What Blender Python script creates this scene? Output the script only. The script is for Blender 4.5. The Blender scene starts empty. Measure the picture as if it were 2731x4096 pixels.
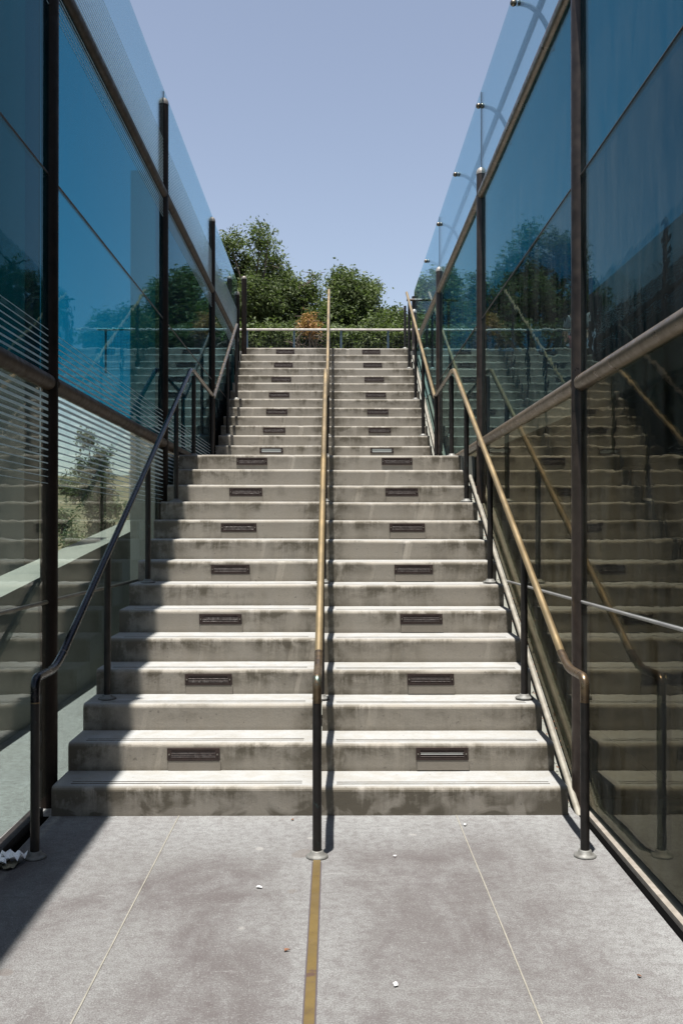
import bpy, math, random
from mathutils import Vector, noise
random.seed(7)
S = bpy.context.scene
C = bpy.data.collections.new('place'); S.collection.children.link(C)
R = math.radians

# ------------------------------------------------------------------ mesh builder
class MB:
    def __init__(s): s.v = []; s.f = []; s.sm = []
    def add(s, vs, fs, smooth=False):
        b = len(s.v); s.v += [tuple(v) for v in vs]
        for f in fs: s.f.append(tuple(i + b for i in f)); s.sm.append(smooth)
    def box(s, x0, x1, y0, y1, z0, z1):
        s.hexa([(x0,y0,z0),(x1,y0,z0),(x1,y1,z0),(x0,y1,z0),(x0,y0,z1),(x1,y0,z1),(x1,y1,z1),(x0,y1,z1)])
    def hexa(s, p):
        s.add(p, [(0,3,2,1),(4,5,6,7),(0,1,5,4),(1,2,6,5),(2,3,7,6),(3,0,4,7)])
    def prism(s, poly, x0, x1, caps=True):          # polygon in (y,z) extruded along x
        n = len(poly)
        vs = [(x0, y, z) for y, z in poly] + [(x1, y, z) for y, z in poly]
        fs = [(i, (i+1) % n, (i+1) % n + n, i + n) for i in range(n)]
        if caps: fs += [tuple(range(n-1, -1, -1)), tuple(range(n, 2*n))]
        s.add(vs, fs)
    def tube(s, pts, r, n=16, cap=True, close=False):
        pts = [Vector(p) for p in pts]; m = len(pts)
        rr = r if isinstance(r, (list, tuple)) else [r]*m
        t0 = (pts[1]-pts[0]).normalized()
        up = Vector((1,0,0)) if abs(t0.x) < .8 else Vector((0,0,1))
        nrm = (up - t0*up.dot(t0)).normalized(); vs = []
        for i, p in enumerate(pts):
            a = pts[max(i-1,0)]; b = pts[min(i+1,m-1)]; t = (b-a).normalized()
            nrm = (nrm - t*nrm.dot(t)).normalized(); bn = t.cross(nrm)
            for k in range(n):
                q = 2*math.pi*k/n; vs.append(p + (nrm*math.cos(q) + bn*math.sin(q))*rr[i])
        fs = []
        for i in range(m-1):
            for k in range(n):
                k2 = (k+1) % n; fs.append((i*n+k, i*n+k2, (i+1)*n+k2, (i+1)*n+k))
        s.add(vs, fs, True)
        if cap:
            b = len(s.v)
            s.add(vs[:n], [tuple(range(n-1,-1,-1))]); s.add(vs[-n:], [tuple(range(n))])
    def lathe(s, c, prof, n=24):                    # prof: (radius, z)
        vs = []; m = len(prof)
        for r, z in prof:
            for k in range(n):
                q = 2*math.pi*k/n; vs.append((c[0]+r*math.cos(q), c[1]+r*math.sin(q), c[2]+z))
        fs = [(i*n+k, i*n+(k+1) % n, (i+1)*n+(k+1) % n, (i+1)*n+k) for i in range(m-1) for k in range(n)]
        s.add(vs, fs, True)
    def build(s, name, m, parent=None):
        me = bpy.data.meshes.new(name); me.from_pydata(s.v, [], s.f)
        me.polygons.foreach_set('use_smooth', s.sm); me.update()
        o = bpy.data.objects.new(name, me); me.materials.append(m)
        C.objects.link(o)
        if parent: o.parent = parent
        return o
def thing(name, label, cat, group=None):
    o = bpy.data.objects.new(name, None); C.objects.link(o); o.empty_display_size = .2
    o['label'] = label; o['category'] = cat
    if group: o['group'] = group
    return o
def tag(o, label=None, cat=None, group=None, kind=None):
    if label: o['label'] = label
    if cat: o['category'] = cat
    if group: o['group'] = group
    if kind: o['kind'] = kind
    return o
def fillet(pts, r, seg=6):
    out = [Vector(pts[0])]
    for i in range(1, len(pts)-1):
        p = Vector(pts[i]); a = (Vector(pts[i-1])-p); b = (Vector(pts[i+1])-p)
        d = min(r, a.length*.45, b.length*.45); a = p + a.normalized()*d; b = p + b.normalized()*d
        for k in range(seg+1):
            t = k/seg; out.append(a*(1-t)**2 + p*2*t*(1-t) + b*t*t)
    out.append(Vector(pts[-1])); return out

# ------------------------------------------------------------------ materials
class N:
    def __init__(s, name):
        s.m = bpy.data.materials.new(name); s.m.use_nodes = True; s.t = s.m.node_tree
        s.t.nodes.clear(); s.out = s.n('ShaderNodeOutputMaterial')
    def n(s, t, **k):
        x = s.t.nodes.new(t)
        for a, b in k.items():
            if a.startswith('i_'): x.inputs[a[2:].replace('_',' ')].default_value = b
            else: setattr(x, a, b)
        return x
    def l(s, a, b): s.t.links.new(a, b)
    def coord(s, scale=(1,1,1)):
        c = s.n('ShaderNodeTexCoord'); mp = s.n('ShaderNodeMapping'); mp.inputs['Scale'].default_value = scale
        s.l(c.outputs['Object'], mp.inputs[0]); return mp.outputs[0]
    def noise(s, vec, scale, detail=4, rough=.6, dist=0):
        x = s.n('ShaderNodeTexNoise'); x.inputs['Scale'].default_value = scale
        x.inputs['Detail'].default_value = detail; x.inputs['Roughness'].default_value = rough
        x.inputs['Distortion'].default_value = dist; s.l(vec, x.inputs['Vector']); return x.outputs[0]
    def ramp(s, f, stops):
        x = s.n('ShaderNodeValToRGB'); e = x.color_ramp.elements
        while len(e) < len(stops): e.new(.5)
        for i, (p, c) in enumerate(stops):
            e[i].position = p; e[i].color = (c if hasattr(c, '__len__') else (c,c,c)) + (() if hasattr(c,'__len__') and len(c)==4 else (1,)) if hasattr(c,'__len__') else (c,c,c,1)
        s.l(f, x.inputs[0]); return x.outputs[0]
    def mix(s, f, a, b, mode='MIX'):
        x = s.n('ShaderNodeMix', data_type='RGBA', blend_type=mode)
        for v, i in ((f,0),(a,6),(b,7)):
            if hasattr(v, 'links'): s.l(v, x.inputs[i])
            elif i == 0: x.inputs[0].default_value = v
            else: x.inputs[i].default_value = tuple(v) + (1,)
        return x.outputs[2]
    def math(s, op, a, b=0, clamp=False):
        x = s.n('ShaderNodeMath', operation=op, use_clamp=clamp)
        for v, i in ((a,0),(b,1)):
            if hasattr(v, 'links'): s.l(v, x.inputs[i])
            else: x.inputs[i].default_value = v
        return x.outputs[0]
    def bump(s, h, strength=.3, dist=.01, normal=None):
        x = s.n('ShaderNodeBump'); x.inputs['Strength'].default_value = strength; x.inputs['Distance'].default_value = dist
        s.l(h, x.inputs['Height'])
        if normal: s.l(normal, x.inputs['Normal'])
        return x.outputs[0]
    def pbr(s, col, rough=.6, metal=0, normal=None, spec=.5):
        p = s.n('ShaderNodeBsdfPrincipled')
        for v, k in ((col,'Base Color'),(rough,'Roughness'),(metal,'Metallic')):
            if hasattr(v, 'links'): s.l(v, p.inputs[k])
            elif k == 'Base Color': p.inputs[k].default_value = tuple(v)+(1,)
            else: p.inputs[k].default_value = v
        p.inputs['Specular IOR Level'].default_value = spec
        if normal: s.l(normal, p.inputs['Normal'])
        s.l(p.outputs[0], s.out.inputs[0]); return p

def concrete_stair():
    a = N('stair_concrete'); v = a.coord()
    big = a.noise(v, 1.3, 5, .6, .4); mid = a.noise(a.coord((9,9,2.2)), 1.0, 6, .7)   # streaky vertically
    fine = a.noise(v, 140, 3, .7); blot = a.noise(a.coord((2.6,3.1,5.2)), 1.6, 4, .55, .6)
    base = a.mix(big, (.262,.266,.264), (.325,.332,.332))
    base = a.mix(a.ramp(mid, [(.38,.55),(.62,0.0)]), base, (.235,.22,.19))
    sep = a.n('ShaderNodeSeparateXYZ'); tc = a.n('ShaderNodeTexCoord'); a.l(tc.outputs['Object'], sep.inputs[0])
    geo = a.n('ShaderNodeNewGeometry'); sn = a.n('ShaderNodeSeparateXYZ'); a.l(geo.outputs['True Normal'], sn.inputs[0])
    front = a.math('MULTIPLY', sn.outputs[1], -1, True)               # weather stains sit on the upright faces
    x = sep.outputs[0]
    endr = a.math('SUBTRACT', 1, a.math('MULTIPLY', a.math('ABSOLUTE', a.math('SUBTRACT', x, 1.26)), 4.6), True)
    mid_ = a.math('SUBTRACT', 1, a.math('MULTIPLY', a.math('ABSOLUTE', a.math('ADD', x, .06)), 5.0), True)
    endl = a.math('SUBTRACT', 1, a.math('MULTIPLY', a.math('ABSOLUTE', a.math('ADD', x, 1.5)), 3.0), True)
    ends = a.math('MAXIMUM', a.math('MAXIMUM', endr, mid_), a.math('MULTIPLY', endl, .7))
    gz = a.n('ShaderNodeSeparateXYZ'); a.l(tc.outputs['Generated'], gz.inputs[0]); gz = gz.outputs[2]     # height inside one riser
    drip = a.mix(.5, a.noise(a.coord((11,3,1.3)), 1.0, 6, .75, .3), a.noise(a.coord((5,3,8)), 1.0, 6, .72, .5)); patch = a.noise(a.coord((1.7,9.1,3.1)), 1.0, 3, .55)
    top = a.math('MULTIPLY', a.math('SUBTRACT', gz, .35), 1.3, True)
    dr = a.math('MULTIPLY', a.ramp(drip, [(.43,0.0),(.56,1.0)]), a.math('ADD', a.math('MULTIPLY', top, 1.0), .30))
    dr = a.math('MULTIPLY', dr, a.ramp(patch, [(.42,.05),(.58,1.0)]))
    endm = a.math('MULTIPLY', ends, a.ramp(a.noise(a.coord((9,9,7)), 1.0, 5, .7), [(.38,1.0),(.60,.15)]))
    low = a.math('SUBTRACT', 1, a.math('MULTIPLY', sep.outputs[2], 8.0), True)                          # damp foot of the first riser
    damp = a.math('MULTIPLY', low, a.ramp(a.noise(a.coord((4.5,1,6)), 1.0, 3, .5, .8), [(.46,0.0),(.56,.8)]))
    bottom = a.math('MULTIPLY', a.math('SUBTRACT', .22, gz), 1.6, True)
    st = a.math('ADD', a.math('ADD', dr, endm), a.math('ADD', damp, bottom), True)
    st = a.math('MULTIPLY', a.math('MULTIPLY', st, 1.55, True), front)
    col = a.mix(a.math('MULTIPLY', front, .8), base, (.300,.262,.208)); col = a.mix(a.math('MULTIPLY', st, .84), col, (.066,.054,.034))
    up = a.math('MULTIPLY', sn.outputs[2], 1, True)
    dirt = a.ramp(a.noise(a.coord((1.2,6,6)), 1.6, 5, .65, .3), [(.50,0.0),(.72,.32)]); col = a.mix(a.math('MULTIPLY', dirt, up), col, (.20,.19,.17))
    col = a.mix(a.math('MULTIPLY', a.math('MULTIPLY', ends, up), .30), col, (.15,.14,.12))
    col = a.mix(a.ramp(fine, [(.35,.28),(.65,0.0)]), col, (.13,.12,.105))
    pits = a.ramp(a.noise(v, 38, 2, .5), [(.70,0.0),(.74,.5)]); col = a.mix(pits, col, (.08,.07,.06))
    nb = a.bump(a.mix(.5, fine, a.noise(v, 30, 4, .6)), .35, .004)
    a.pbr(col, .85, 0, nb, .3); return a.m
def concrete(name, c1, c2, c3, scale=1.0, rough=.85, bump=.25):
    a = N(name); v = a.coord()
    big = a.noise(v, .9*scale, 5, .6, .5); m = a.noise(v, 5*scale, 6, .7); f = a.noise(v, 160, 3, .7)
    col = a.mix(a.ramp(big, [(.3,0.0),(.7,1.0)]), c1, c2)
    col = a.mix(a.ramp(m, [(.45,0.0),(.75,.6)]), col, c3)
    col = a.mix(a.ramp(f, [(.35,.3),(.65,0.0)]), col, tuple(x*.55 for x in c1))
    a.pbr(col, rough, 0, a.bump(f, bump, .003), .3); return a.m
def floor_mat():
    a = N('floor_concrete'); v = a.coord()
    big = a.noise(v, .85, 6, .62, .8); m = a.noise(a.coord((1.2,.5,1)), 4.0, 5, .65, .3); f = a.noise(v, 170, 3, .75); g = a.noise(v, 45, 4, .7)
    col = a.mix(a.ramp(big, [(.42,0.0),(.58,1.0)]), (.078,.070,.068), (.146,.146,.142))
    col = a.mix(a.ramp(m, [(.46,0.0),(.66,.75)]), col, (.160,.161,.158))
    b2 = a.noise(a.coord((1,.7,1)), 1.9, 6, .7, 1.2); col = a.mix(a.ramp(b2, [(.54,0.0),(.70,.6)]), col, (.066,.056,.056))
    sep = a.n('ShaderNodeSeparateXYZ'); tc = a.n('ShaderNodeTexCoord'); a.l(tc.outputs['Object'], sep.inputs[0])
    # paler, scrubbed concrete beside the stair and the centre strip
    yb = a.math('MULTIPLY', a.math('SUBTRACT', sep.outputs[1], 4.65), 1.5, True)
    xb = a.math('MULTIPLY', a.math('SUBTRACT', sep.outputs[0], .62), 1.5, True)  # sun thrown back by the right glass, painted in as a paler band
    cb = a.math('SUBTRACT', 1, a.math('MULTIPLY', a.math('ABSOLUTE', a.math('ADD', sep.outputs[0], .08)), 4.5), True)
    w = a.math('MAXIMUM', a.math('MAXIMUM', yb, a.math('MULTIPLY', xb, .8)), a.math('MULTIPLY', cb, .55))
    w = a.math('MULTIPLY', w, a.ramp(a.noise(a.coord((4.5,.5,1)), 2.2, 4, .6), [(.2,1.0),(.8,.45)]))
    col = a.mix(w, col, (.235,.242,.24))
    f3 = a.noise(v, 24, 6, .8, .2); col = a.mix(a.ramp(f3, [(.40,.50),(.56,0.0)]), col, (.068,.057,.057))
    f2 = a.noise(v, 85, 4, .8); col = a.mix(a.ramp(f2, [(.54,0.0),(.66,.38)]), col, (.24,.24,.235)); col = a.mix(a.ramp(f, [(.40,.65),(.54,0.0)]), col, (.052,.045,.044))
    scr = a.ramp(a.noise(a.coord((1,9,1)), 3.0, 6, .75, 1.5), [(.62,0.0),(.68,.35)]); col = a.mix(scr, col, (.22,.22,.215))
    gum = a.ramp(a.noise(v, 6.3, 1, .4), [(.765,0.0),(.79,.3)]); col = a.mix(gum, col, (.30,.29,.27))
    drk = a.ramp(a.noise(a.coord((1,1,1.0)), 4.1, 1, .4), [(.215,.45),(.235,0.0)]); col = a.mix(drk, col, (.09,.075,.065))
    a.pbr(col, .8, 0, a.bump(f, .15, .0015), .35); return a.m
def metal(name, col, col2, rough=.35, metallic=.9, scale=12, patina=None, thr=.62, spec=.5):
    a = N(name); v = a.coord(); n = a.noise(v, scale, 5, .65, .3)
    c = a.mix(a.ramp(n, [(.35,0.0),(.65,1.0)]), col, col2)
    r = a.ramp(a.noise(v, scale*2, 4, .6), [(.3,max(rough-.1,.05)),(.7,min(rough+.18,1))])
    if patina:
        pm = a.ramp(a.noise(a.coord((1,1,.5)), 9, 5, .7), [(thr,0.0),(thr+.07,.9)])
        c = a.mix(pm, c, patina)
    a.pbr(c, r, metallic, a.bump(a.noise(v, 60, 3, .6), .06, .002), spec); return a.m
def glass(name, tint, refl, dirt=.02, curve=None, wob=.028):
    a = N(name)
    lw = a.n('ShaderNodeLayerWeight'); lw.inputs[0].default_value = .5
    fac = a.ramp(lw.outputs['Facing'], curve or [(0,.04),(.50,.055),(.68,.105),(.77,.20),(.84,.33),(.90,.62),(.93,.86),(1,1.0)])
    v = a.coord((1,.35,1.0)); w = a.noise(v, 2.2, 2, .5)
    w2 = a.noise(a.coord((1,1.2,3.0)), 5.0, 2, .5)
    bm = a.bump(a.mix(.25, w, w2), wob, .05)
    tr = a.n('ShaderNodeBsdfTransparent'); tr.inputs[0].default_value = tint + (1,)
    gl = a.n('ShaderNodeBsdfGlossy'); gl.inputs['Color'].default_value = refl + (1,); gl.inputs['Roughness'].default_value = 0.0
    a.l(bm, gl.inputs['Normal'])
    mx = a.n('ShaderNodeMixShader'); a.l(fac, mx.inputs[0]); a.l(tr.outputs[0], mx.inputs[1]); a.l(gl.outputs[0], mx.inputs[2])
    df = a.n('ShaderNodeBsdfDiffuse'); df.inputs[0].default_value = (.7,.7,.66,1)
    dn = a.ramp(a.noise(a.coord((1,5.0,1.0)), 1.5, 5, .7, .4), [(.35,0.0),(.8,dirt*2.5)])
    m2 = a.n('ShaderNodeMixShader'); a.l(dn, m2.inputs[0]); a.l(mx.outputs[0], m2.inputs[1]); a.l(df.outputs[0], m2.inputs[2])
    a.l(m2.outputs[0], a.out.inputs[0]); return a.m
def leafmat(name, cols, trans=.35):
    a = N(name); g = a.n('ShaderNodeNewGeometry')
    c = a.ramp(g.outputs['Random Per Island'], [(i/(len(cols)-1), c) for i, c in enumerate(cols)])
    big = a.noise(a.coord(), 1.1, 3, .6); c = a.mix(a.ramp(big, [(.35,.35),(.65,0.0)]), c, tuple(x*.6 for x in cols[0]))
    p = a.n('ShaderNodeBsdfPrincipled'); a.l(c, p.inputs['Base Color']); p.inputs['Roughness'].default_value = .62; p.inputs['Specular IOR Level'].default_value = .25
    t = a.n('ShaderNodeBsdfTranslucent'); a.l(a.mix(.5, c, (.10,.16,.02)), t.inputs[0])
    m = a.n('ShaderNodeMixShader'); m.inputs[0].default_value = trans
    a.l(p.outputs[0], m.inputs[1]); a.l(t.outputs[0], m.inputs[2]); a.l(m.outputs[0], a.out.inputs[0]); return a.m
def plain(name, col, rough=.7, metallic=0, v=.15):
    a = N(name); n = a.noise(a.coord(), 14, 4, .6)
    c = a.mix(n, tuple(x*(1-v) for x in col), tuple(min(x*(1+v),1) for x in col))
    a.pbr(c, rough, metallic, a.bump(n, .1, .004)); return a.m

M = {}
M['stair'] = concrete_stair()
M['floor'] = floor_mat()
M['wall'] = concrete('pale_wall_concrete', (.165,.168,.148), (.215,.215,.19), (.14,.145,.125))
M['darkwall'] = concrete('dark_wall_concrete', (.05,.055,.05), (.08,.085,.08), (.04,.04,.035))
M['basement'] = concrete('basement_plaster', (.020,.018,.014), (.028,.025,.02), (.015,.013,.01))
M['patch'] = concrete('patch_mortar', (.22,.195,.16), (.26,.23,.19), (.18,.16,.13), 3)
M['plaza'] = concrete('plaza_paving', (.24,.235,.22), (.30,.29,.27), (.2,.19,.17))
M['brass'] = metal('rubbed_brass', (.345,.25,.125), (.315,.24,.14), .36, .72, 1.3)
M['coolbrass'] = metal('worn_bronze_rail', (.20,.155,.11), (.16,.14,.12), .30, .8, 9)
M['elbow'] = metal('half_worn_bronze', (.115,.082,.055), (.17,.12,.07), .32, .75, 14, (.10,.15,.13), .64)
M['bronze'] = metal('dark_bronze', (.012,.011,.010), (.024,.020,.018), .42, .1, 10, (.05,.09,.085), .66, .3)
M['flange'] = metal('worn_bronze_flange', (.10,.095,.085), (.16,.16,.15), .55, .2, 20)
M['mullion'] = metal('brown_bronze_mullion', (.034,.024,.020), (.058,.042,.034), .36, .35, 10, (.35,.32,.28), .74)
M['mullion_shade'] = metal('shaded_mullion', (.010,.007,.005), (.018,.012,.009), .5, 0, 10, spec=.12)  # mullion copy with the left side's shade put into its colour
M['tube_shade'] = metal('shaded_crossbar', (.030,.020,.012), (.050,.035,.024), .5, 0, 8, spec=.12)  # crossbar copy, darkened to paint in the shade on the left
M['tube'] = metal('bronze_crossbar', (.105,.078,.052), (.16,.125,.092), .32, .45, 8)  # right crossbars, colour lightened for their sunlit tops
M['tubepale'] = metal('pale_kerb_tube', (.17,.155,.125), (.24,.225,.19), .55, .1, 9)
M['zinc'] = metal('zinc_cap', (.24,.22,.20), (.32,.30,.28), .5, .3, 14)
M['capshade'] = metal('shaded_cap', (.12,.105,.09), (.17,.15,.13), .5, .3, 14)  # cap colour toned down to paint the shade on the left posts
M['sill'] = metal('pale_bronze_sill', (.17,.15,.125), (.24,.215,.185), .6, .1, 14)
M['joint'] = metal('joint_bead', (.11,.095,.07), (.17,.155,.12), .45, .4, 9)
M['jointpale'] = metal('pale_joint_bead', (.25,.25,.25), (.32,.32,.31), .4, .4, 9)
a = N('slot_black'); a.pbr((.003,.003,.003), 1.0, 0, None, 0.0); M['slotblack'] = a.m
M['joint_dark'] = plain('black_joint_seal', (.02,.018,.015), .6)
M['steel'] = metal('grey_steel', (.04,.065,.085), (.07,.10,.125), .4, .5, 12)
M['ball'] = metal('ball_node', (.10,.08,.06), (.2,.17,.13), .3, .9, 20)
M['vent'] = metal('bronze_grille', (.024,.013,.010), (.040,.023,.018), .5, .15, 30)
M['ventdark'] = plain('grille_recess', (.006,.005,.004), .9)
M['lens'] = plain('pale_lens', (.50,.52,.49), .5)
M['screw'] = plain('screw_head', (.25,.23,.2), .35, .8)
M['inlay'] = metal('brass_inlay', (.13,.088,.026), (.10,.068,.024), .5, .3, 5, (.07,.04,.032), .6)
M['inlayedge'] = plain('inlay_edge', (.05,.04,.045), .8)
M['jointline'] = plain('floor_joint_filler', (.19,.178,.148), .8, 0, .4)
M['paper'] = plain('white_paper', (.45,.45,.45), .7, 0, .05)
M['sheet'] = plain('white_sheet_paper', (.80,.80,.80), .6, 0, .05)
M['kraft'] = plain('kraft_paper', (.13,.115,.08), .8)
M['dry'] = plain('dry_leaf', (.13,.055,.025), .8, 0, .5)
a = N('pale_frit'); df = a.n('ShaderNodeBsdfDiffuse'); df.inputs[0].default_value = (.62,.68,.69,1); tl = a.n('ShaderNodeBsdfTranslucent'); tl.inputs[0].default_value = (.62,.72,.75,1)
mx = a.n('ShaderNodeMixShader'); mx.inputs[0].default_value = .45; a.l(df.outputs[0], mx.inputs[1]); a.l(tl.outputs[0], mx.inputs[2]); a.l(mx.outputs[0], a.out.inputs[0]); M['frit'] = a.m
M['glass_clear'] = glass('clear_green_glass', (.83,.90,.88), (.88,.88,.84), .012)
M['glass_blue'] = glass('blue_glass', (.055,.46,.56), (.36,.60,.68), .012)
M['glass_top'] = glass('balustrade_glass', (.78,.88,.90), (.62,.80,.88), .012)
M['glass_blue_r'] = glass('deep_blue_glass', (.03,.36,.44), (.42,.68,.72), .026)
M['glass_mid_r'] = glass('smoky_green_glass', (.05,.25,.32), (.46,.66,.64), .034)
M['glass_clear_r'] = glass('grey_glass', (.60,.64,.58), (.72,.67,.53), .030)
M['bark'] = concrete('oak_bark', (.09,.07,.05), (.14,.11,.09), (.06,.05,.04), 6)
M['leaf'] = leafmat('oak_leaves', [(.030,.050,.018), (.062,.088,.030), (.12,.155,.06), (.19,.22,.11)])
M['leaf2'] = leafmat('hazy_leaves', [(.022,.042,.015), (.04,.065,.025), (.07,.095,.04)])
M['leafdry'] = leafmat('dead_leaves', [(.20,.09,.03), (.34,.18,.07), (.45,.28,.12)], .3)
a = N('dry_hill_grass'); v = a.coord(); n1 = a.noise(v, .05, 6, .7, .5); n2 = a.noise(v, .6, 5, .7)
c = a.mix(a.ramp(n1, [(.35,0.0),(.6,1.0)]), (.11,.085,.05), (.15,.12,.075)); c = a.mix(a.ramp(n2, [(.46,0.0),(.56,.9)]), c, (.035,.05,.022))
a.pbr(c, .95, 0, None, .1); M['hill'] = a.m

# ------------------------------------------------------------------ camera
H = 1.6
cam = bpy.data.cameras.new('camera'); co = bpy.data.objects.new('camera', cam); C.objects.link(co)
cam.sensor_fit = 'VERTICAL'; cam.sensor_height = 36; cam.lens = 35.0; cam.clip_start = .05; cam.clip_end = 2000
co.location = (0, 0, H)
yaw = math.atan((784-766)/2287); pit = math.atan((1190-1176)/2287)
co.rotation_euler = (R(90)+pit, 0, -yaw)
S.camera = co
F = 2287
# ------------------------------------------------------------------ light
kx, ky = .0685, .135
d = Vector((kx, ky, -1)).normalized()
sun = bpy.data.lights.new('sun', 'SUN'); sun.energy = 5.0; sun.angle = R(.55); sun.color = (1, .965, .91)
so = bpy.data.objects.new('sun', sun); C.objects.link(so); so.rotation_euler = d.to_track_quat('-Z', 'Y').to_euler(); so.location = (-1, -2, 30)
w = bpy.data.worlds.new('World'); S.world = w; w.use_nodes = True; nt = w.node_tree; nt.nodes.clear()
sky = nt.nodes.new('ShaderNodeTexSky'); sky.sky_type = 'NISHITA'; sky.sun_disc = False
sky.sun_elevation = math.asin(-d.z); sky.sun_rotation = math.atan2(-kx, -ky) % (2*math.pi)
sky.altitude = 100; sky.air_density = 1.0; sky.dust_density = .9; sky.ozone_density = 2.0
bg = nt.nodes.new('ShaderNodeBackground'); bg.inputs[1].default_value = .068
wo = nt.nodes.new('ShaderNodeOutputWorld'); hs = nt.nodes.new('ShaderNodeHueSaturation'); hs.inputs['Saturation'].default_value = .70; hs.inputs['Hue'].default_value = .503; nt.links.new(sky.outputs[0], hs.inputs['Color']); nt.links.new(hs.outputs[0], bg.inputs[0]); nt.links.new(bg.outputs[0], wo.inputs[0])
S.view_settings.view_transform = 'Standard'; S.view_settings.look = 'None'; S.view_settings.exposure = 1.2; S.view_settings.gamma = 1
try:
    S.cycles.max_bounces = 10; S.cycles.transparent_max_bounces = 32; S.cycles.glossy_bounces = 6
    S.cycles.caustics_reflective = False; S.cycles.caustics_refractive = False
except Exception: pass

# ------------------------------------------------------------------ stair numbers
D0, h1, t1, LAND, h2, t2 = 5.364, .1586, .3373, 2.740, .1567, .3037
XL, XR, XC = -1.512, 1.262, -.078
def SD(k): return D0+(k-1)*t1 if k <= 14 else D0+13*t1+LAND+(k-15)*t2
def SZ(k): return k*h1 if k <= 14 else 14*h1+(k-14)*h2
ZT = SZ(28); YT = SD(28)
GL, GR = -1.58, 1.375                                  # glass planes
POSTY = [-1.8, 1.87, 5.55, 9.24, 12.9, 16.25]
def shear(z, y): return z - .015*(y-7)
# ------------------------------------------------------------------ setting
def ground():
    b = MB(); xs = [-600,-400,-250,-180]+[-150+6*i for i in range(51)]+[180,250,400,600]
    ys = [-400,-150,-60,-20]+[0+5*i for i in range(13)]+[66+7*i for i in range(40)]+[380,450,600]
    def z(x, y):
        if y < 42: return -.06 - (.25 if y > 1e9 else 0)
        t = min((y-42)/230, 1.25); base = 13.5*t**1.15
        return -.06 + base*(.86+.25*noise.noise(Vector((x*.012, y*.012, 0)))) + .9*t*noise.noise(Vector((x*.07, y*.05, 3)))
    nx = len(xs); vs = [(x, y, z(x, y)) for y in ys for x in xs]
    fs = [(j*nx+i, j*nx+i+1, (j+1)*nx+i+1, (j+1)*nx+i) for j in range(len(ys)-1) for i in range(nx-1)]
    b.add(vs, fs, True); tag(b.build('ground', M['hill']), 'dry grassy ground rising to a low hill beyond the stairway', kind='structure')
ground()
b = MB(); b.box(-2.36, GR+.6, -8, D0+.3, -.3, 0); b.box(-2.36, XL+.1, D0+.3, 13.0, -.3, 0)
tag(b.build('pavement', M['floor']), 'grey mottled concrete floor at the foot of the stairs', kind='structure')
for x, y0 in ((-.829, -8), (.658, -8)):
    b = MB(); y = y0; w_ = .0026
    pts = []
    while y < D0-.001:
        pts.append((x+.0015*noise.noise(Vector((x, y*3, 0))), y)); y += .12
    pts.append((x, D0-.001))
    for (xa, ya), (xb, yb) in zip(pts, pts[1:]):
        b.add([(xa-w_, ya, .003), (xa+w_, ya, .003), (xb+w_, yb, .003), (xb-w_, yb, .003)], [(0,1,2,3)])
    tag(b.build('floor_joint', M['jointline']), 'thin pale joint line in the concrete floor', kind='structure')
inl = thing('floor_inlay', 'narrow brass strip let into the floor in line with the centre handrail', 'metal strip')
b = MB(); b.box(XC-.017, XC+.017, -4, 4.66, -.002, .0045); b.build('strip', M['inlay'], inl)
b = MB(); b.box(XC-.0225, XC-.0175, -4, 4.64, -.002, .003); b.box(XC+.0175, XC+.0225, -4, 4.64, -.002, .003); b.build('edge', M['inlayedge'], inl)
# upper ground: wedge of terrain holding the top of the stair and the trees
b = MB()
yb, yf = YT+.01+t2, 60
b.add([(-2.0,yb,0),(14,yb,0),(40,yf,0),(-.205*yf,yf,0),(-2.0,yb,ZT),(14,yb,ZT),(40,yf,ZT),(-.205*yf,yf,ZT)],
      [(0,3,2,1),(4,5,6,7),(0,1,5,4),(1,2,6,5),(2,3,7,6),(3,0,4,7)])
tag(b.build('upper_pavement', M['plaza']), 'paved upper ground at the top of the stairs', kind='structure')

# ------------------------------------------------------------------ staircase
stair = thing('staircase', 'long two flight pale concrete staircase with grooved nosings and small riser grilles', 'staircase')
def step_profile(y, z, yback, zb, groove):
    r = .025
    p = [(y, zb)]
    for k in range(5):
        q = R(90)*k/4; p.append((y+r-r*math.cos(q), z-r+r*math.sin(q)))
    if groove:
        for g in (.056, .094):
            p += [(y+g, z), (y+g+.001, z-.014), (y+g+.014, z-.014), (y+g+.015, z)]
    p += [(yback, z), (yback, zb)]
    return p
def worn(b, prof, x0, x1, k, caps):
    n = max(2, int((x1-x0)/.028)); m = len(prof); vs = []
    for i in range(n+1):
        x = x0+(x1-x0)*i/n
        wv = noise.noise(Vector((x*2.2, k*5.3, 0)))*.0028+noise.noise(Vector((x*14, k*3.1, 7)))*.0010
        chip = max(0, noise.noise(Vector((x*11, k*9.7, 2)))-.38)*.035
        for j, (yy, zz) in enumerate(prof):
            if 0 < j < 6: t = 1 if j < 5 else .6; yy += (wv+chip)*t; zz += wv*.5*t-chip*.55*t
            elif j >= 6 and j < m-1: zz += wv*.3
            vs.append((x, yy, zz))
    fs = [(i*m+j, (i+1)*m+j, (i+1)*m+(j+1) % m, i*m+(j+1) % m) for i in range(n) for j in range(m)]
    if caps: fs += [tuple(range(m)), tuple(range(n*m+m-1, n*m-1, -1))]
    b.add(vs, fs)
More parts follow.
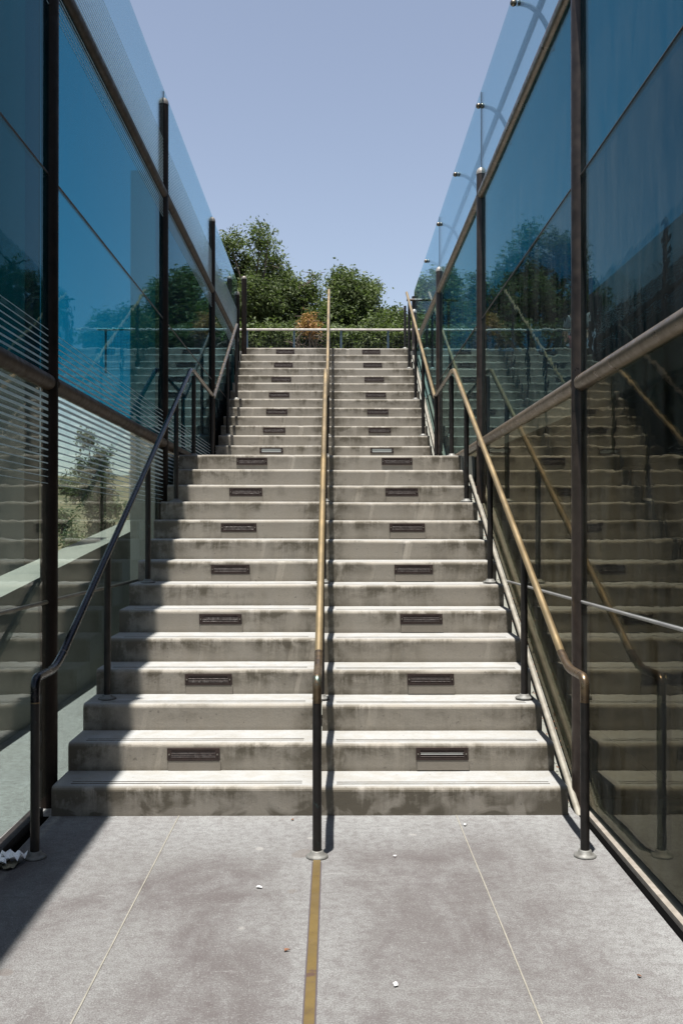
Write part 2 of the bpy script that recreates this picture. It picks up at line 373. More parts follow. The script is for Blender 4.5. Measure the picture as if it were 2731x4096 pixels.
for k in range(1, 29):
    y, z = SD(k), SZ(k); h = h1 if k <= 14 else h2
    yb_ = (SD(k+1) if k < 28 else y+t2)+.012; zb = z-h-(.012 if k > 1 else .02)
    b = MB(); e = .085
    dz = random.uniform(-.002, .002)
    for x0, x1, zz in ((XL, XC-.009, z), (XC+.009, XR, z-.006)):
        worn(b, step_profile(y, zz, yb_, zb, False), x0, x0+e, k, True)
        worn(b, step_profile(y, zz, yb_, zb, True), x0+e, x1-e, k, False)
        worn(b, step_profile(y, zz, yb_, zb, False), x1-e, x1, k, True)
    b.build('step', M['stair'], stair)
# solid body under the steps, a little narrower
b = MB(); b.prism([(D0+.05,-.05),(SD(14)+.05,SZ(13)-.03),(SD(15)+.02,SZ(14)-.03),(YT+.1,SZ(27)-.03),(YT+.28,SZ(27)-.03),(YT+.28,-.05)][::-1], XL+.03, XR-.03)
b.build('stair_body', M['wall'], stair)
# grilles in the risers
GR_W, GR_H = .298, .070
def grille(x, k, lens=False):
    h = h1 if k <= 14 else h2; y = SD(k); zt = SZ(k)-.030
    b = MB(); f = .013; x0, x1 = x, x+GR_W; z0, z1 = zt-GR_H, zt
    ya, yb = y-.009, y+.002
    b.box(x0, x1, ya, yb, z1-f, z1); b.box(x0, x1, ya, yb, z0, z0+f)
    b.box(x0, x0+.024, ya, yb, z0+f, z1-f); b.box(x1-.024, x1, ya, yb, z0+f, z1-f)
    fr = b.build('step_light', M['vent'], stair)
    b = MB(); b.box(x0+.022, x1-.022, y-.0045, y+.001, z0+f-.002, z1-f+.002)
    if lens == 1: b.build('lens', M['lens'], fr)
    else: b.build('recess', M['ventdark'], fr)
    if lens != 1:
        n = 4; b = MB(); hh = (GR_H-2*f)/n
        for i in range(n):
            zc = z0+f+hh*(i+.35)
            b.hexa([(x0+.023,ya+.0005,zc),(x1-.023,ya+.0005,zc),(x1-.023,y-.004,zc+hh*.45),(x0+.023,y-.004,zc+hh*.45),
                    (x0+.023,ya+.0005,zc+.003),(x1-.023,ya+.0005,zc+.003),(x1-.023,y-.004,zc+hh*.45+.003),(x0+.023,y-.004,zc+hh*.45+.003)])
        b.build('louvre', M['vent'], fr)
    if lens == 2:
        b = MB(); b.box(x0+.028, x1-.03, ya+.001, ya+.004, z0+.030, z0+.043); b.build('lens', M['lens'], fr)
    for xs in (x0+.012, x1-.012):
        b = MB(); b.tube([(xs, ya+.001, (z0+z1)/2), (xs, ya-.003, (z0+z1)/2)], .005, 8); b.build('screw', M['screw'], fr)
    if k <= 12:
        b = MB(); b.box(x0+.006, x1+.006, y-.0075, y+.002, SZ(k)-h+.001, z0-.002); b.build('patch_plate', M['patch'], stair)
for k in range(2, 29, 2):
    grille(-.948, k, 1 if k == 16 else 0); grille(.470, k, 1 if k == 16 else (2 if k == 2 else 0))

# ------------------------------------------------------------------ handrails
RR = .0205
def pipe_post(root, x, y, z0, z1, r=.0215, fl=True):
    b = MB(); b.tube([(x, y, z0), (x, y, z1)], r, 16, False); p = b.build('post', M['bronze'], root)
    if fl:
        b = MB(); b.lathe((x, y, z0), [(.0,.0),(.056,.0),(.056,.006),(.050,.012),(.032,.015),(.030,.026),(.024,.029),(.0215,.029)]); b.build('flange', M['flange'], p)
    return p
def handrail(x, name_label, up_mat, top_y, top_posts, low_mat):
    root = thing('handrail', name_label, 'handrail', 'tubular handrails on the stairs')
    yb = 4.71; zb = .845
    # bottom post with its bend, dark
    b = MB(); b.tube([(x, yb, 0), (x, yb, .4), (x, yb, zb-.115)], .0215, 20, False); p = b.build('post', M['bronze'], root)
    el = fillet([(x, yb, zb-.115), (x, yb, zb), (x, 5.03, zb-.005), (x, 5.20, zb+.055)], .10, 8)
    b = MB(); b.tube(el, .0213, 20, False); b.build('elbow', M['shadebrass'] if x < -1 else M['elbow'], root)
    b = MB(); b.tube([(x, yb, zb-.118), (x, yb, zb-.112)], .0222, 20, False); b.tube([(x, 5.188, zb+.0495), (x, 5.194, zb+.0525)], .0222, 20, False); b.build('weld_seam', M['elbow'], root)
    b = MB(); b.lathe((x, yb, 0), [(.0,.0),(.053,.0),(.053,.006),(.046,.012),(.034,.016),(.031,.030),(.026,.033),(.0215,.033)], 28); b.build('flange', M['flange'], p)
    yl, zl = 9.80, 3.06
    b = MB(); b.tube(fillet([(x, 5.19, zb+.052), (x, yl, zl), (x, yl+.22, zl+.02)], .06), RR, 20); b.build('rail', low_mat, root)
    if x != XC or True:
        b = MB(); b.tube([(x, yl+.18, zl+.018), (x, 11.68, zl-.04)], RR*.98, 16, False); b.build('level_rail', M['coolbrass'], root)
    sl = .4975; zt = zl-.04+(top_y-11.66)*sl
    b = MB(); b.tube(fillet([(x, 11.62, zl-.045), (x, 11.70, zl-.03), (x, top_y, zt)], .05), RR, 20); b.build('rail', up_mat, root)
    for k in (3, 7, 11):
        y = SD(k)+t1*.5; zr = zb+.055+(y-5.2)*(zl-zb-.055)/(yl-5.2); pipe_post(root, x, y, SZ(k), zr-.005)
    for y in (10.02, 11.55): pipe_post(root, x, y, SZ(14), zl-.03)
    for k in top_posts:
        y = SD(k)+t2*.4 if k < 28 else YT+.14
        pipe_post(root, x, min(y, top_y), SZ(k), zl-.04+(min(y, top_y)-11.66)*sl-.005)
    return root
M['shadebrass'] = metal('shaded_brass_rail', (.020,.020,.025), (.030,.028,.032), .20, .8, 9)  # left rail's brass, its shade painted in as a near-black colour
handrail(-1.405, 'handrail coloured dark for shade on the left side of the stairs', M['coolbrass'], SD(21)+t2*.4+.02, (17, 21), M['shadebrass'])
handrail(XC, 'rubbed brass handrail down the middle of the stairs behind the floor strip', M['brass'], YT-.1, (17, 21, 25), M['brass'])
hr = handrail(1.187, 'golden brass handrail on the sunlit right side of the stairs', M['brass'], YT-.25, (17, 21, 25), M['brass'])
pipe_post(hr, 1.187, YT+.12, ZT, ZT+.72)
# ------------------------------------------------------------------ glass walls
def glass_wall(X, side, label):
    root = thing('glass_wall', label, 'glass wall', 'glass walls flanking the stairs')
    ptop = 5.50 if side < 0 else 4.86
    yend = 16.25 if side < 0 else 16.9
    posty = POSTY[:-1] + [yend]
    lv = [0.03 if side > 0 else .05, 1.115, 2.33, 3.48, 4.64, 5.62]
    gm = [M['glass_clear'], M['glass_clear'], M['glass_blue'], M['glass_blue'], M['glass_top']] if side < 0 else \
         [M['glass_clear_r'], M['glass_clear_r'], M['glass_mid_r'], M['glass_blue_r'], M['glass_top']]
    T = .006
    for i in range(len(posty)-1):
        y0, y1 = posty[i]+.006, posty[i+1]-.006
        for j in range(5):
            za, zb = lv[j]+.006, lv[j+1]-.006
            if j == 4: y0_, y1_ = posty[i]+.003, posty[i+1]-.003
            else: y0_, y1_ = y0, y1
            b = MB(); x0, x1 = X-T, X+T
            b.hexa([(x0,y0_,shear(za,y0_)),(x1,y0_,shear(za,y0_)),(x1,y1_,shear(za,y1_)),(x0,y1_,shear(za,y1_)),
                    (x0,y0_,shear(zb,y0_)),(x1,y0_,shear(zb,y0_)),(x1,y1_,shear(zb,y1_)),(x0,y1_,shear(zb,y1_))])
            b.build('glass_pane', gm[j], root)
        # joint beads at half storeys
        for z, m, r in ((lv[1], M['jointpale'] if side > 0 else M['joint'], .011), (lv[3], M['joint_dark'], .010)):
            b = MB(); b.tube([(X, y0+.03, shear(z, y0)), (X, y1-.03, shear(z, y1))], r, 10); b.build('joint_bead', m, root)
        for z in (lv[2], lv[4]):
            b = MB(); b.tube([(X, y0+.035, shear(z, y0)), (X, y0+.06, shear(z, y0)), (X, y1-.06, shear(z, y1)), (X, y1-.035, shear(z, y1))], .046, 24); b.build('crossbar', M['tube'] if side > 0 else M['tube_shade'], root)
        # vertical seal in the balustrade glass
        b = MB(); b.box(X-.0075, X+.0075, posty[i+1]-.0035, posty[i+1]+.0035, shear(4.70, posty[i+1]), shear(5.60, posty[i+1])); b.build('seal', M['joint_dark'], root)
    for y in posty:
        zt = ptop if y < 15 else (5.30 if side < 0 else 5.15)
        z0 = 0 if y < 15 else 0
        b = MB(); b.tube([(X, y, z0), (X, y, zt-.05)], .048, 24, False); p = b.build('post', M['mullion'] if side > 0 else M['mullion_shade'], root)
        b = MB(); b.lathe((X, y, zt-.05), [(.0495,-.012),(.0495,0),(.046,.022),(.034,.042),(.018,.052),(.0,.055)]); b.build('cap', M['zinc'] if side > 0 else M['capshade'], p)
        if y > 0:
            b = MB(); b.box(X-.005, X+.005, y-.0492, y+.0492, shear(4.72, y), zt-.006); b.build('slot', M['joint_dark'], p)
    # sill
    b = MB(); m = M['sill'] if side > 0 else M['bronze']
    b.box(X-.030, X+.030, -4, D0-.02, .004, .030 if side > 0 else .05)
    b.build('sill', m, root)
    b = MB(); s_ = -side
    xa, xb = sorted((X+s_*.0305, X+s_*.060)); b.box(xa, xb, -4, D0-.02, .001, .005); b.build('sill_slot', M['slotblack'], root)
    if side < 0:
        b = MB()
        def stripe(z, th, y0, y1):
            xo = X+T+.0006
            b.hexa([(xo,y0,shear(z,y0)-th/2),(xo+.0018,y0,shear(z,y0)-th/2),(xo+.0018,y1,shear(z,y1)-th/2),(xo,y1,shear(z,y1)-th/2),
                    (xo,y0,shear(z,y0)+th/2),(xo+.0018,y0,shear(z,y0)+th/2),(xo+.0018,y1,shear(z,y1)+th/2),(xo,y1,shear(z,y1)+th/2)])
        for i in range(len(posty)-1):
            y0, y1 = posty[i]+.05, posty[i+1]-.05
            for n in range(7): stripe(2.33+.072+.036*n, .0115-.0014*n, y0, y1)
            for n in range(14): stripe(2.33-.080-.037*n, .017-.0011*n, y0, y1)
            for n in range(15): stripe(4.64+.070+.030*n, .013-.0007*n, y0, y1)
            for n in range(6): stripe(4.64-.070-.030*n, .006-.0006*n, y0, y1)
        b.build('frit_stripes', M['frit'], root)
    return root
gwl = glass_wall(GL, -1, 'tall blue glass wall with pale printed stripes on the shaded left side')
gwr = glass_wall(GR, 1, 'tall blue glass wall without stripes on the sunlit right side')
# return post at the top left
b = MB(); b.tube([(-1.455, 16.2, SZ(27)), (-1.455, 16.2, 5.50)], .042, 20, False); p = b.build('post', M['mullion_shade'], gwl)
b = MB(); b.lathe((-1.455, 16.2, 5.50), [(.043,-.01),(.043,0),(.035,.03),(.0,.045)]); b.build('cap', M['capshade'], p)
# kerb tube and gutter between the right glass and the steps
gut = thing('kerb_tube', 'pale sloping tube on a narrow gutter between the steps and the right glass', 'tube')
def nz(y):
    if y <= SD(14): return h1*(1+(y-D0)/t1)
    if y <= SD(15)-t2: return SZ(14)
    return SZ(14)+h2*(1+(y-SD(15))/t2)
seg = [D0-.02, SD(14)-.1, SD(14)+.3, SD(15)-t2, YT]
for (ya, yb), up in (((D0-.12, SD(14)-.02), 1), ((SD(15)-t2*.6, YT+.1), 1)):
    b = MB(); za, zb = nz(ya)-.17 if ya < 9 else nz(ya)-.12, nz(yb)-.17
    b.tube([(XR+.062, ya, za), (XR+.062, yb, zb)], .018, 16); b.build('tube', M['tubepale'], gut)
    b = MB(); b.hexa([(XR-.02,ya,za-.3),(GR-.01,ya,za-.3),(GR-.01,yb,zb-.3),(XR-.02,yb,zb-.3),(XR-.02,ya,za-.055),(GR-.01,ya,za-.055),(GR-.01,yb,zb-.055),(XR-.02,yb,zb-.055)])
    b.build('gutter', M['wall'], gut)
b = MB(); b.box(XR-.02, GR-.01, SD(14)-.1, SD(15)-.1, SZ(14)-.3, SZ(14)-.02); b.build('gutter', M['wall'], gut)
# fallen leaves in that gap and on the treads
b = MB()
for i in range(900):
    y = random.uniform(D0-.05, YT) if i < 700 else random.choice([SD(k) for k in range(1, 12)])+random.uniform(.02, .3)
    if SD(14)+.1 < y < SD(15)-.3: continue
    x = random.choice([random.uniform(XR+.002, XR+.040), random.uniform(XR+.085, GR-.02)])
    z = nz(y)-.215+random.uniform(0, .05); s_ = random.uniform(.005, .014)
    q = [Vector((random.uniform(-1,1), random.uniform(-1,1), random.uniform(-.6,.6)))*s_ for _ in range(3)]
    b.add([Vector((x, y, z))+q[0], Vector((x, y, z))+q[1], Vector((x, y, z))+q[2]], [(0,1,2)])
tag(b.build('leaf_litter', M['dry']), 'brown dry leaf litter caught beside the pale kerb tube', 'leaf litter', kind='stuff')

# outer handrail on ball brackets behind the right balustrade glass
oh = thing('balustrade_rail', 'thin grey rail on curved ball brackets behind the upper right glass', 'rail')
by = [0.2, 2.0, 3.85, 5.66, 7.47, 9.28, 11.06, 12.85, 14.6]
for y in by:
    z = shear(5.49, y)
    b = MB(); pts = [(GR+.012, y, z), (GR+.09, y, z-.015), (GR+.17, y, z-.075), (GR+.23, y, z-.17), (GR+.262, y, z-.28), (GR+.272, y, z-.36)]
    b.tube(fillet(pts, .05, 3), .019, 12); br = b.build('bracket', M['steel'], oh)
    b = MB(); n = 8
    b.lathe((GR-.022, y, z), [(.026*math.sin(math.pi*i/n), -.026*math.cos(math.pi*i/n)) for i in range(n+1)], 14); b.build('ball', M['ball'], br)
b = MB(); b.tube([(GR+.175, -.5, shear(5.46, -.5)), (GR+.175, 14.9, shear(5.46, 14.9))], .026, 14); b.build('rail', M['steel'], oh)
# short level guard at the top right
tg = thing('guard_rail', 'short brown level rail on a dark capped post at the top right of the stairs', 'rail')
b = MB(); b.tube([(1.37, 16.95, ZT-.05), (1.37, 16.95, 5.38)], .040, 16); b.build('post', M['bronze'], tg)
b = MB(); b.tube([(1.24, 16.9, 5.31), (1.95, 16.9, 5.31), (2.1, 16.9, 5.30)], .022, 12); b.build('rail', M['mullion'], tg)
b = MB(); b.tube([(1.95, 16.9, ZT), (1.95, 16.9, 5.30)], .024, 12); b.build('post', M['steel'], tg)
# back guard railing
gr_ = thing('guard_railing', 'low grey steel guard railing across the top of the stairs before the trees', 'railing')
yr = 19.4; zr = ZT+.86
b = MB(); b.tube([(-4.6, yr, zr), (4.5, yr, zr)], .021, 14); b.build('top_rail', M['zinc'], gr_)
for i in range(10):
    x = -4.45+.915*i+.02; b = MB(); b.box(x-.020, x+.020, yr-.006, yr+.006, ZT, zr-.01); b.build('post', M['steel'], gr_)
a = N('mesh_wire'); a.pbr((.03,.035,.04), .5, .5); M['wire'] = a.m
b = MB()
for i in range(150):
    x = -4.5+.06*i; b.box(x-.0015, x+.0015, yr+.008, yr+.010, ZT+.05, zr-.09)
for i in range(12): b.box(-4.5, 4.45, yr+.0105, yr+.0125, ZT+.06+.06*i, ZT+.0625+.06*i)
b.build('wire_mesh', M['wire'], gr_)

# ------------------------------------------------------------------ walls beyond the glass
b = MB(); b.box(-1.935, -1.70, 9.5, 16.6, .002, 4.92)
tag(b.build('retaining_wall', M['wall']), 'tall pale concrete end wall standing behind the left glass beside the landing', 'wall')
b = MB()
b.hexa([(-2.69,2.0,-.1),(-2.35,2.0,-.1),(-2.35,13.0,-.1),(-2.69,13.0,-.1),(-2.69,2.0,.588),(-2.35,2.0,.588),(-2.35,13.0,1.574),(-2.69,13.0,1.574)])
tag(b.build('parapet_wall', M['wall']), 'low concrete parapet wall with a sloping sunlit top behind the left glass', 'wall')
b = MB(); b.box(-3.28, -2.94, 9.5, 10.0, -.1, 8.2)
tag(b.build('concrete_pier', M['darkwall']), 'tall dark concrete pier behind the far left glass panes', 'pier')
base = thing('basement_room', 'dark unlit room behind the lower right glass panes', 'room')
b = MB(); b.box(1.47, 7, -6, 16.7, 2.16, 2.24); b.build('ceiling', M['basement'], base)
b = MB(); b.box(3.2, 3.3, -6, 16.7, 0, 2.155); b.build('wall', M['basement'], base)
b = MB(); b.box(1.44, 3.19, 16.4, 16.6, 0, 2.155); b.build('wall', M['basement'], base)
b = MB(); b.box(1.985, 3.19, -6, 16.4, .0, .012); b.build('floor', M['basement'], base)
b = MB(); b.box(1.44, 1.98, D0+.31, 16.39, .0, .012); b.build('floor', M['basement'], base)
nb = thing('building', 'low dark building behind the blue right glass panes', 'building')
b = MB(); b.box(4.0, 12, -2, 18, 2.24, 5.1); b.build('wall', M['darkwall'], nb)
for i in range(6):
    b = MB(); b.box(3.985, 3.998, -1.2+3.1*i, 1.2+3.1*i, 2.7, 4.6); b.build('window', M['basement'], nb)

# ------------------------------------------------------------------ trees
def leafcloud(b, blobs, n, size, cl=.20, per=16):
    tot = sum(rx*ry*rz for _, (rx, ry, rz) in blobs)
    for c, (rx, ry, rz) in blobs:
        k = int(n/per*(rx*ry*rz)/tot)+1
        for _ in range(k):
            while True:
                u = Vector((random.gauss(0,1), random.gauss(0,1), random.gauss(0,1))).normalized()
                rad = random.random()**.33
                if noise.noise(u*2.3+Vector(c)) > -.10 or rad < .5: break
            wob = .82+.36*noise.noise(u*3.1+Vector(c)*1.7)
            p = Vector(c)+Vector((u.x*rx, u.y*ry, u.z*rz))*rad*wob
            cs = cl*random.uniform(.5, 1.2)
            dirv = (u+Vector((0,0,.3))).normalized()
            for _ in range(per):
                t = random.random()
                q = p+dirv*cs*(t-.3)*1.3+Vector((random.gauss(0,1), random.gauss(0,1), random.gauss(0,1)))*cs*.38
                s_ = size*random.uniform(.6, 1.3)
                nrm = (Vector((random.gauss(0,1), random.gauss(0,1), random.gauss(0,1)))+Vector((0,0,.8))).normalized()
                a1 = nrm.orthogonal().normalized(); a1 = (a1*math.cos(t*9)+nrm.cross(a1)*math.sin(t*9)); a2 = nrm.cross(a1)
                b.add([q-a1*s_, q+a2*s_*.42+nrm*s_*.12, q+a1*s_, q-a2*s_*.42+nrm*s_*.12], [(0,1,2,3)])
def limbs(b, root, targets, r0):
    for t in targets:
        t = Vector(t); root = Vector(root); n = 7; pts = []
        off = Vector((random.uniform(-.3,.3), random.uniform(-.3,.3), 0))
        for i in range(n+1):
            k = i/n; p = root.lerp(t, k)+off*math.sin(k*math.pi)+Vector((random.uniform(-.04,.04), random.uniform(-.04,.04), 0))*k
            p.z = root.z+(t.z-root.z)*(k**.85); pts.append(p)
        b.tube(pts, [max(r0*(1-i/n)**.9, .008)+.004 for i in range(n+1)], 7, False)
        for _ in range(7):
            i = random.randint(2, n); p = pts[i]; e = p+Vector((random.uniform(-.35,.35), random.uniform(-.35,.35), random.uniform(-.1,.22)))
            b.tube([p, p.lerp(e, .5)+Vector((0,0,.05)), e], [.011, .008, .004], 5, False)
def px(x, y, D): return ((x-766)*D/F, D, H+(1190-y)*D/F)
def tree(name, label, D, blobs, trunk, n, mat, size=.045, group='trees beyond the guard railing', per=16, cl=.2, cat='tree', zg=None):
    root = thing(name, label, cat, group)
    bl = []
    for x, y, rx, ry in blobs:
        c = px(x, y, D); s = D/F; bl.append(((c[0], c[1]+random.uniform(-.4,.4), c[2]), (rx*s, max(rx, ry)*s*1.1, ry*s)))
    b = MB(); leafcloud(b, bl, n, size, cl, per); b.build('crown', mat, root)
    b = MB(); base_ = Vector((trunk[0], trunk[1], ZT-.1 if zg is None else zg))
    fork = base_+Vector((.1, 0, trunk[2]))
    b.tube([base_, base_.lerp(fork, .5)+Vector((.03,.02,0)), fork], [trunk[3]*1.3, trunk[3], trunk[3]*.9], 10, False)
    limbs(b, fork, [c for c, r in bl]+[(c[0]+random.uniform(-.6,.6)*r[0], c[1], c[2]+r[2]*.05) for c, r in bl], trunk[3]*.45)
    b.build('trunk', M['bark'], root); return root
DT = 22.5
tree('oak_tree', 'tallest green oak at the left, its loose top standing out against the sky', DT,
     [(600,562,34,34),(625,590,28,30),(560,606,40,42),(530,556,28,30),(500,600,44,50),(575,650,56,55),(630,640,44,46),(520,685,60,62),(600,700,70,60),(660,680,52,56),
      (700,655,32,30),(726,634,12,14),(716,672,20,26),(585,745,75,50),(670,745,66,44),(470,700,60,60),(708,715,30,40),(738,745,42,36)],
     (-1.9, DT, 1.0, .10), 58000, M['leaf'], .044)
tree('oak_tree', 'smaller rounded green oak right of the gap in the trees, behind the middle rail', DT+.4,
     [(790,670,36,40),(778,652,22,26),(758,712,26,34),(838,664,34,26),(864,655,12,10),(828,695,44,38),(785,725,50,48),(845,730,48,40),(775,765,40,26),(820,765,60,30),(805,632,10,14)],
     (.35, DT+.4, .8, .08), 32000, M['leaf'], .044)
tree('shrub', 'low green bush at the right end of the guard railing', DT-.6,
     [(915,735,20,26),(933,765,36,36),(890,752,34,26),(900,728,12,14),(965,760,34,34),(870,762,40,26)],
     (1.5, DT-.6, .3, .05), 12000, M['leaf'], .05, cat='shrub')
tree('hedge', 'dense dark hedge behind the guard railing at the top of the stairs', DT-1.2,
     [(560+40*i, 783, 38, 30) for i in range(11)], (0, DT-1.2, .2, .04), 26000, M['leaf'], .05, cat='hedge')
tree('dead_bush', 'patch of orange dead foliage in front of the green trees', DT-1.7,
     [(712,738,16,14),(728,748,14,10),(705,755,12,12),(697,745,10,8),(716,764,14,12)], (-.5, DT-1.7, .3, .03), 1600, M['leafdry'], .04, per=9, cl=.12, cat='bush')
# off to the sides: seen in the glass
tree('oak_tree', 'broad oak on the upper ground off to the right, seen in the glass', 26,
     [(1180,700,70,60),(1260,690,70,60),(1220,640,60,40),(1150,750,60,50),(1300,750,60,50)], (5.2, 26, 1.0, .14), 9000, M['leaf2'], .07)
tree('slender_tree', 'slender pale green tree on the dry slope seen through the left glass', 34,
     [(205,1010,24,30),(235,1060,26,38),(195,1085,26,40),(215,1150,34,45),(225,1220,34,45),(240,1110,22,40)], (-8.0, 34, 2.2, .09), 7000, M['leaf2'], .06,
     'trees on the dry hill', cat='tree', zg=-.1)
for i, (x, y, D, r, lb) in enumerate([(150,1118,150,14,'small dark shrub highest on the dry hill'), (255,1165,62,13,'rounded dark shrub on the hill beside the slender tree'),
        (140,1200,60,16,'dark shrub low on the dry hill beside the near left post'), (165,1240,44,12,'low dark shrub nearest above the sloping parapet'),
        (175,1135,110,12,'middle dark shrub halfway up the dry hill')]):
    tree('shrub', lb, D, [(x, y, r, r*.8), (x+r*.8, y+3, r*.8, r*.6)], ((x-766)*D/F, D, .3, .05), 500, M['leaf2'], .0024*D, 'shrubs on the dry hill', per=8, cl=.012*D, cat='shrub', zg=H+(1190-y-r)*D/F-.3)

# ------------------------------------------------------------------ person
def skin_body(name, verts, edges, radii, mat, parent=None, root=0, sub=2):
    me = bpy.data.meshes.new(name); me.from_pydata(verts, edges, []); o = bpy.data.objects.new(name, me); C.objects.link(o)
    me.materials.append(mat); o.modifiers.new('skin', 'SKIN')
    if not me.skin_vertices: me.skin_vertices.new()
    sv = me.skin_vertices[0].data
    for i, q in enumerate(radii): sv[i].radius = (q, q) if not hasattr(q, '__len__') else q
    sv[root].use_root = True
    m = o.modifiers.new('sub', 'SUBSURF'); m.levels = sub; m.render_levels = sub
    if parent: o.parent = parent
    return o
M['skin'] = plain('skin', (.24,.13,.085), .5, 0, .05); M['hair'] = plain('dark_hair', (.012,.010,.009), .5)
M['pinkcloth'] = plain('pink_cloth', (.30,.09,.10), .9); M['whitecloth'] = plain('pale_cloth', (.40,.41,.43), .9); M['shoe'] = plain('dark_shoe', (.02,.02,.022), .6)
def person(x, y, z, lab, top, bottom, hair, face):
    h = thing('person', lab, 'person'); 
    V = [(0,0,.95),(0,.01,1.08),(0,.015,1.24),(0,0,1.40),(0,0,1.49),(0,-.01,1.56),(0,-.015,1.63),(0,-.005,1.70),
         (.10,0,.90),(.105,-.015,.50),(.11,.01,.09),(.115,-.13,.035), (-.10,0,.90),(-.10,-.05,.51),(-.105,-.03,.09),(-.11,-.17,.035),
         (.17,.01,1.39),(.225,.02,1.13),(.235,-.06,.90),(.235,-.09,.84), (-.17,.01,1.39),(-.225,.02,1.13),(-.225,-.10,.92),(-.22,-.15,.87)]
    E = [(0,1),(1,2),(2,3),(3,4),(4,5),(5,6),(6,7),(0,8),(8,9),(9,10),(10,11),(0,12),(12,13),(13,14),(14,15),(3,16),(16,17),(17,18),(18,19),(3,20),(20,21),(21,22),(22,23)]
    Rr = [(.145,.10),(.125,.09),(.15,.105),(.11,.08),.05,.062,.088,.06,.085,.055,.04,.035,.085,.055,.04,.035,.055,.042,.03,.026,.055,.042,.03,.026]
    skin_body('body', V, E, Rr, face, h)
    hb = [0,1,2,3,16,17,20,21]
    mp = {v:i for i, v in enumerate(hb)}
    skin_body('shirt', [V[i] for i in hb], [(mp[a], mp[b]) for a, b in E if a in mp and b in mp], [(.165,.12),(.145,.11),(.168,.122),(.122,.092),.068,.058,.068,.058], top, h)
    lb = [0,8,9,10,12,13,14]; mp = {v:i for i, v in enumerate(lb)}
    skin_body('trousers', [V[i] for i in lb], [(mp[a], mp[b]) for a, b in E if a in mp and b in mp], [(.155,.115),.10,.075,.062,.10,.075,.062], bottom, h)
    skin_body('hair', [(0,.03,1.60),(0,.03,1.68),(0,.0,1.735)], [(0,1),(1,2)], [.075,.09,.07], hair, h)
    for sx in (-1, 1):
        for k in range(4):
            bx, by_, bz = (.235, -.09, .84) if sx > 0 else (-.22, -.15, .87)
            b = MB(); xx = bx+.012*(k-1.5)*.3; l = (.062,.07,.066,.052)[k]
            yy = by_+.018*(k-1.5); b.tube([(xx,yy,bz),(xx,yy-.012,bz-l*.5),(xx-.01*sx,yy-.004,bz-l)], [.009,.008,.006], 8); b.build('finger', face, h)
        b = MB(); b.tube([(bx-.01*sx,by_-.02,bz+.02),(bx-.02*sx,by_-.045,bz-.01),(bx-.02*sx,by_-.05,bz-.035)], [.01,.009,.007], 8); b.build('thumb', face, h)
        fx, fy = (.115,-.10) if sx > 0 else (-.11,-.14)
        b = MB(); b.hexa([(fx-.045,fy-.13,0),(fx+.045,fy-.13,0),(fx+.04,fy+.13,0),(fx-.04,fy+.13,0),(fx-.03,fy-.10,.05),(fx+.03,fy-.10,.05),(fx+.035,fy+.12,.10),(fx-.035,fy+.12,.10)]); b.build('shoe', M['shoe'], h)
        b = MB(); b.lathe((.033*sx,-.098,1.645), [(0,-.010),(.009,-.006),(.011,0),(.009,.006),(0,.010)], 8); b.build('eye', M['shoe'], h)
        b = MB(); b.tube([(.082*sx,.0,1.62),(.092*sx,.006,1.65),(.086*sx,.005,1.675)], [.008,.014,.010], 8); b.build('ear', face, h)
    b = MB(); b.tube([(0,-.098,1.655),(0,-.118,1.622),(0,-.105,1.61)], [.009,.014,.010], 8); b.build('nose', face, h)
    b = MB(); b.tube([(-.022,-.092,1.585),(0,-.099,1.583),(.022,-.092,1.585)], .005, 8); b.build('mouth', M['pinkcloth'], h)
    h.location = (x, y, z); h.rotation_euler = (0, 0, .5); return h
person(-2.30, 20.6, ZT, 'person in a pale top and pink trousers standing behind the top of the left glass', M['whitecloth'], M['pinkcloth'], M['hair'], M['skin'])

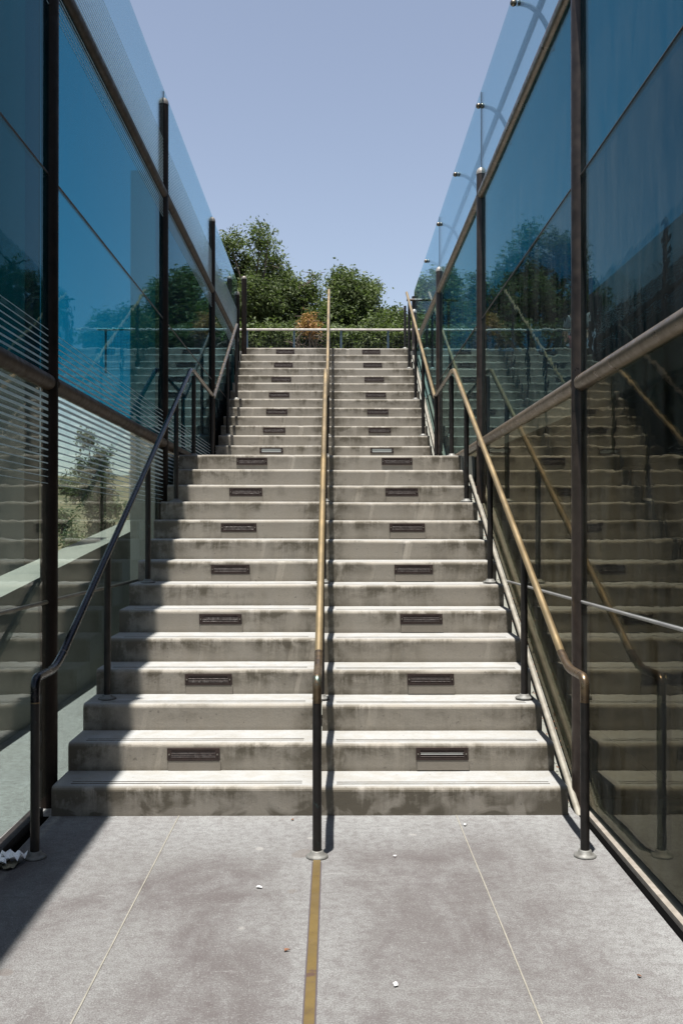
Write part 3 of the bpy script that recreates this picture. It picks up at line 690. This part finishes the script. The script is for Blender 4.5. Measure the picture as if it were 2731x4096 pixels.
# ------------------------------------------------------------------ litter
def scrap(name, label, x, y, s, mat, cat, pts=6, lift=.004):
    b = MB(); ang = sorted(random.uniform(0, 6.28) for _ in range(pts)); c = Vector((x, y, lift))
    ring = [c+Vector((math.cos(q)*s*random.uniform(.5,1), math.sin(q)*s*random.uniform(.5,1), random.uniform(.000, .007))) for q in ang]
    vs = [c+Vector((0,0,.008))]+ring; n = len(ring)
    vs2 = [v-Vector((0,0,.0015)) for v in vs]; m = n+1
    fs = [(0, 1+i, 1+(i+1) % n) for i in range(n)]+[(m, m+1+(i+1) % n, m+1+i) for i in range(n)]+[(1+i, m+1+i, m+1+(i+1) % n, 1+(i+1) % n) for i in range(n)]
    b.add(vs+vs2, fs); return tag(b.build(name, mat), label, cat)
def fl(x, y): s = (y-1190)/H; return ((x-766)/s, F/s)
for (x, y, s, mt, nm, lb, ct) in [
    (595,2038,.017,'paper','paper_scrap','small white paper scrap on the floor left of the middle rail post','paper scrap'),
    (1065,1896,.020,'paper','paper_scrap','white paper strip lying on the right floor joint near the bottom step','paper scrap'),
    (908,2262,.020,'paper','paper_scrap','white paper scrap on the floor nearest the camera, right of the brass strip','paper scrap'),
    (905,1968,.012,'paper','paper_scrap','tiny white scrap on the floor just right of the middle rail foot','paper scrap'),
    (660,2182,.016,'dry','dry_leaf','brown leaf on the floor just left of the brass strip','leaf'),
    (672,1883,.010,'dry','dry_leaf','tiny brown leaf on the floor close to the bottom riser','leaf'),
    (1466,2245,.012,'dry','dry_leaf','small brown leaf on the pale floor near the right glass','leaf')]:
    p = fl(x, y); scrap(nm, lb, p[0], p[1], s, M[mt], ct)
cp = thing('crumpled_paper', 'crumpled white and brown paper wrapper on the floor beside the left rail foot', 'wrapper')
def crump(nm, x, y, s, m, z, seed, flat=.45):
    random.seed(seed); b = MB(); n = 7; vs = []; q = random.uniform(-.6, .6)
    for i in range(n):
        for j in range(n):
            u, v_ = (i/(n-1)-.5)*2.6*s+random.uniform(-.1, .1)*s, (j/(n-1)-.5)*1.7*s+random.uniform(-.14, .14)*s
            fold = abs(((i*.9+j*.6+seed) % 2.4)-1.2)*s*flat*.8
            vs.append((x+u*math.cos(q)-v_*math.sin(q), y+u*math.sin(q)+v_*math.cos(q), z+.003+fold+random.uniform(0, .14)*s))
    low = [(a_, b_, c_-.0012) for a_, b_, c_ in vs]; N_ = n*n
    fs = [(i*n+j, (i+1)*n+j, (i+1)*n+j+1, i*n+j+1) for i in range(n-1) for j in range(n-1)]
    fs += [tuple(N_+k for k in f[::-1]) for f in fs]
    b.add(vs+low, fs); b.build(nm, m, cp)
px_, py_ = fl(22, 1985)
crump('white_sheet', px_+.01, py_+.03, .045, M['sheet'], .020, 3, .7); crump('white_sheet', px_-.06, py_-.02, .048, M['sheet'], .012, 5, .6); crump('brown_bag', px_-.02, py_-.01, .052, M['kraft'], 0, 4, .3)
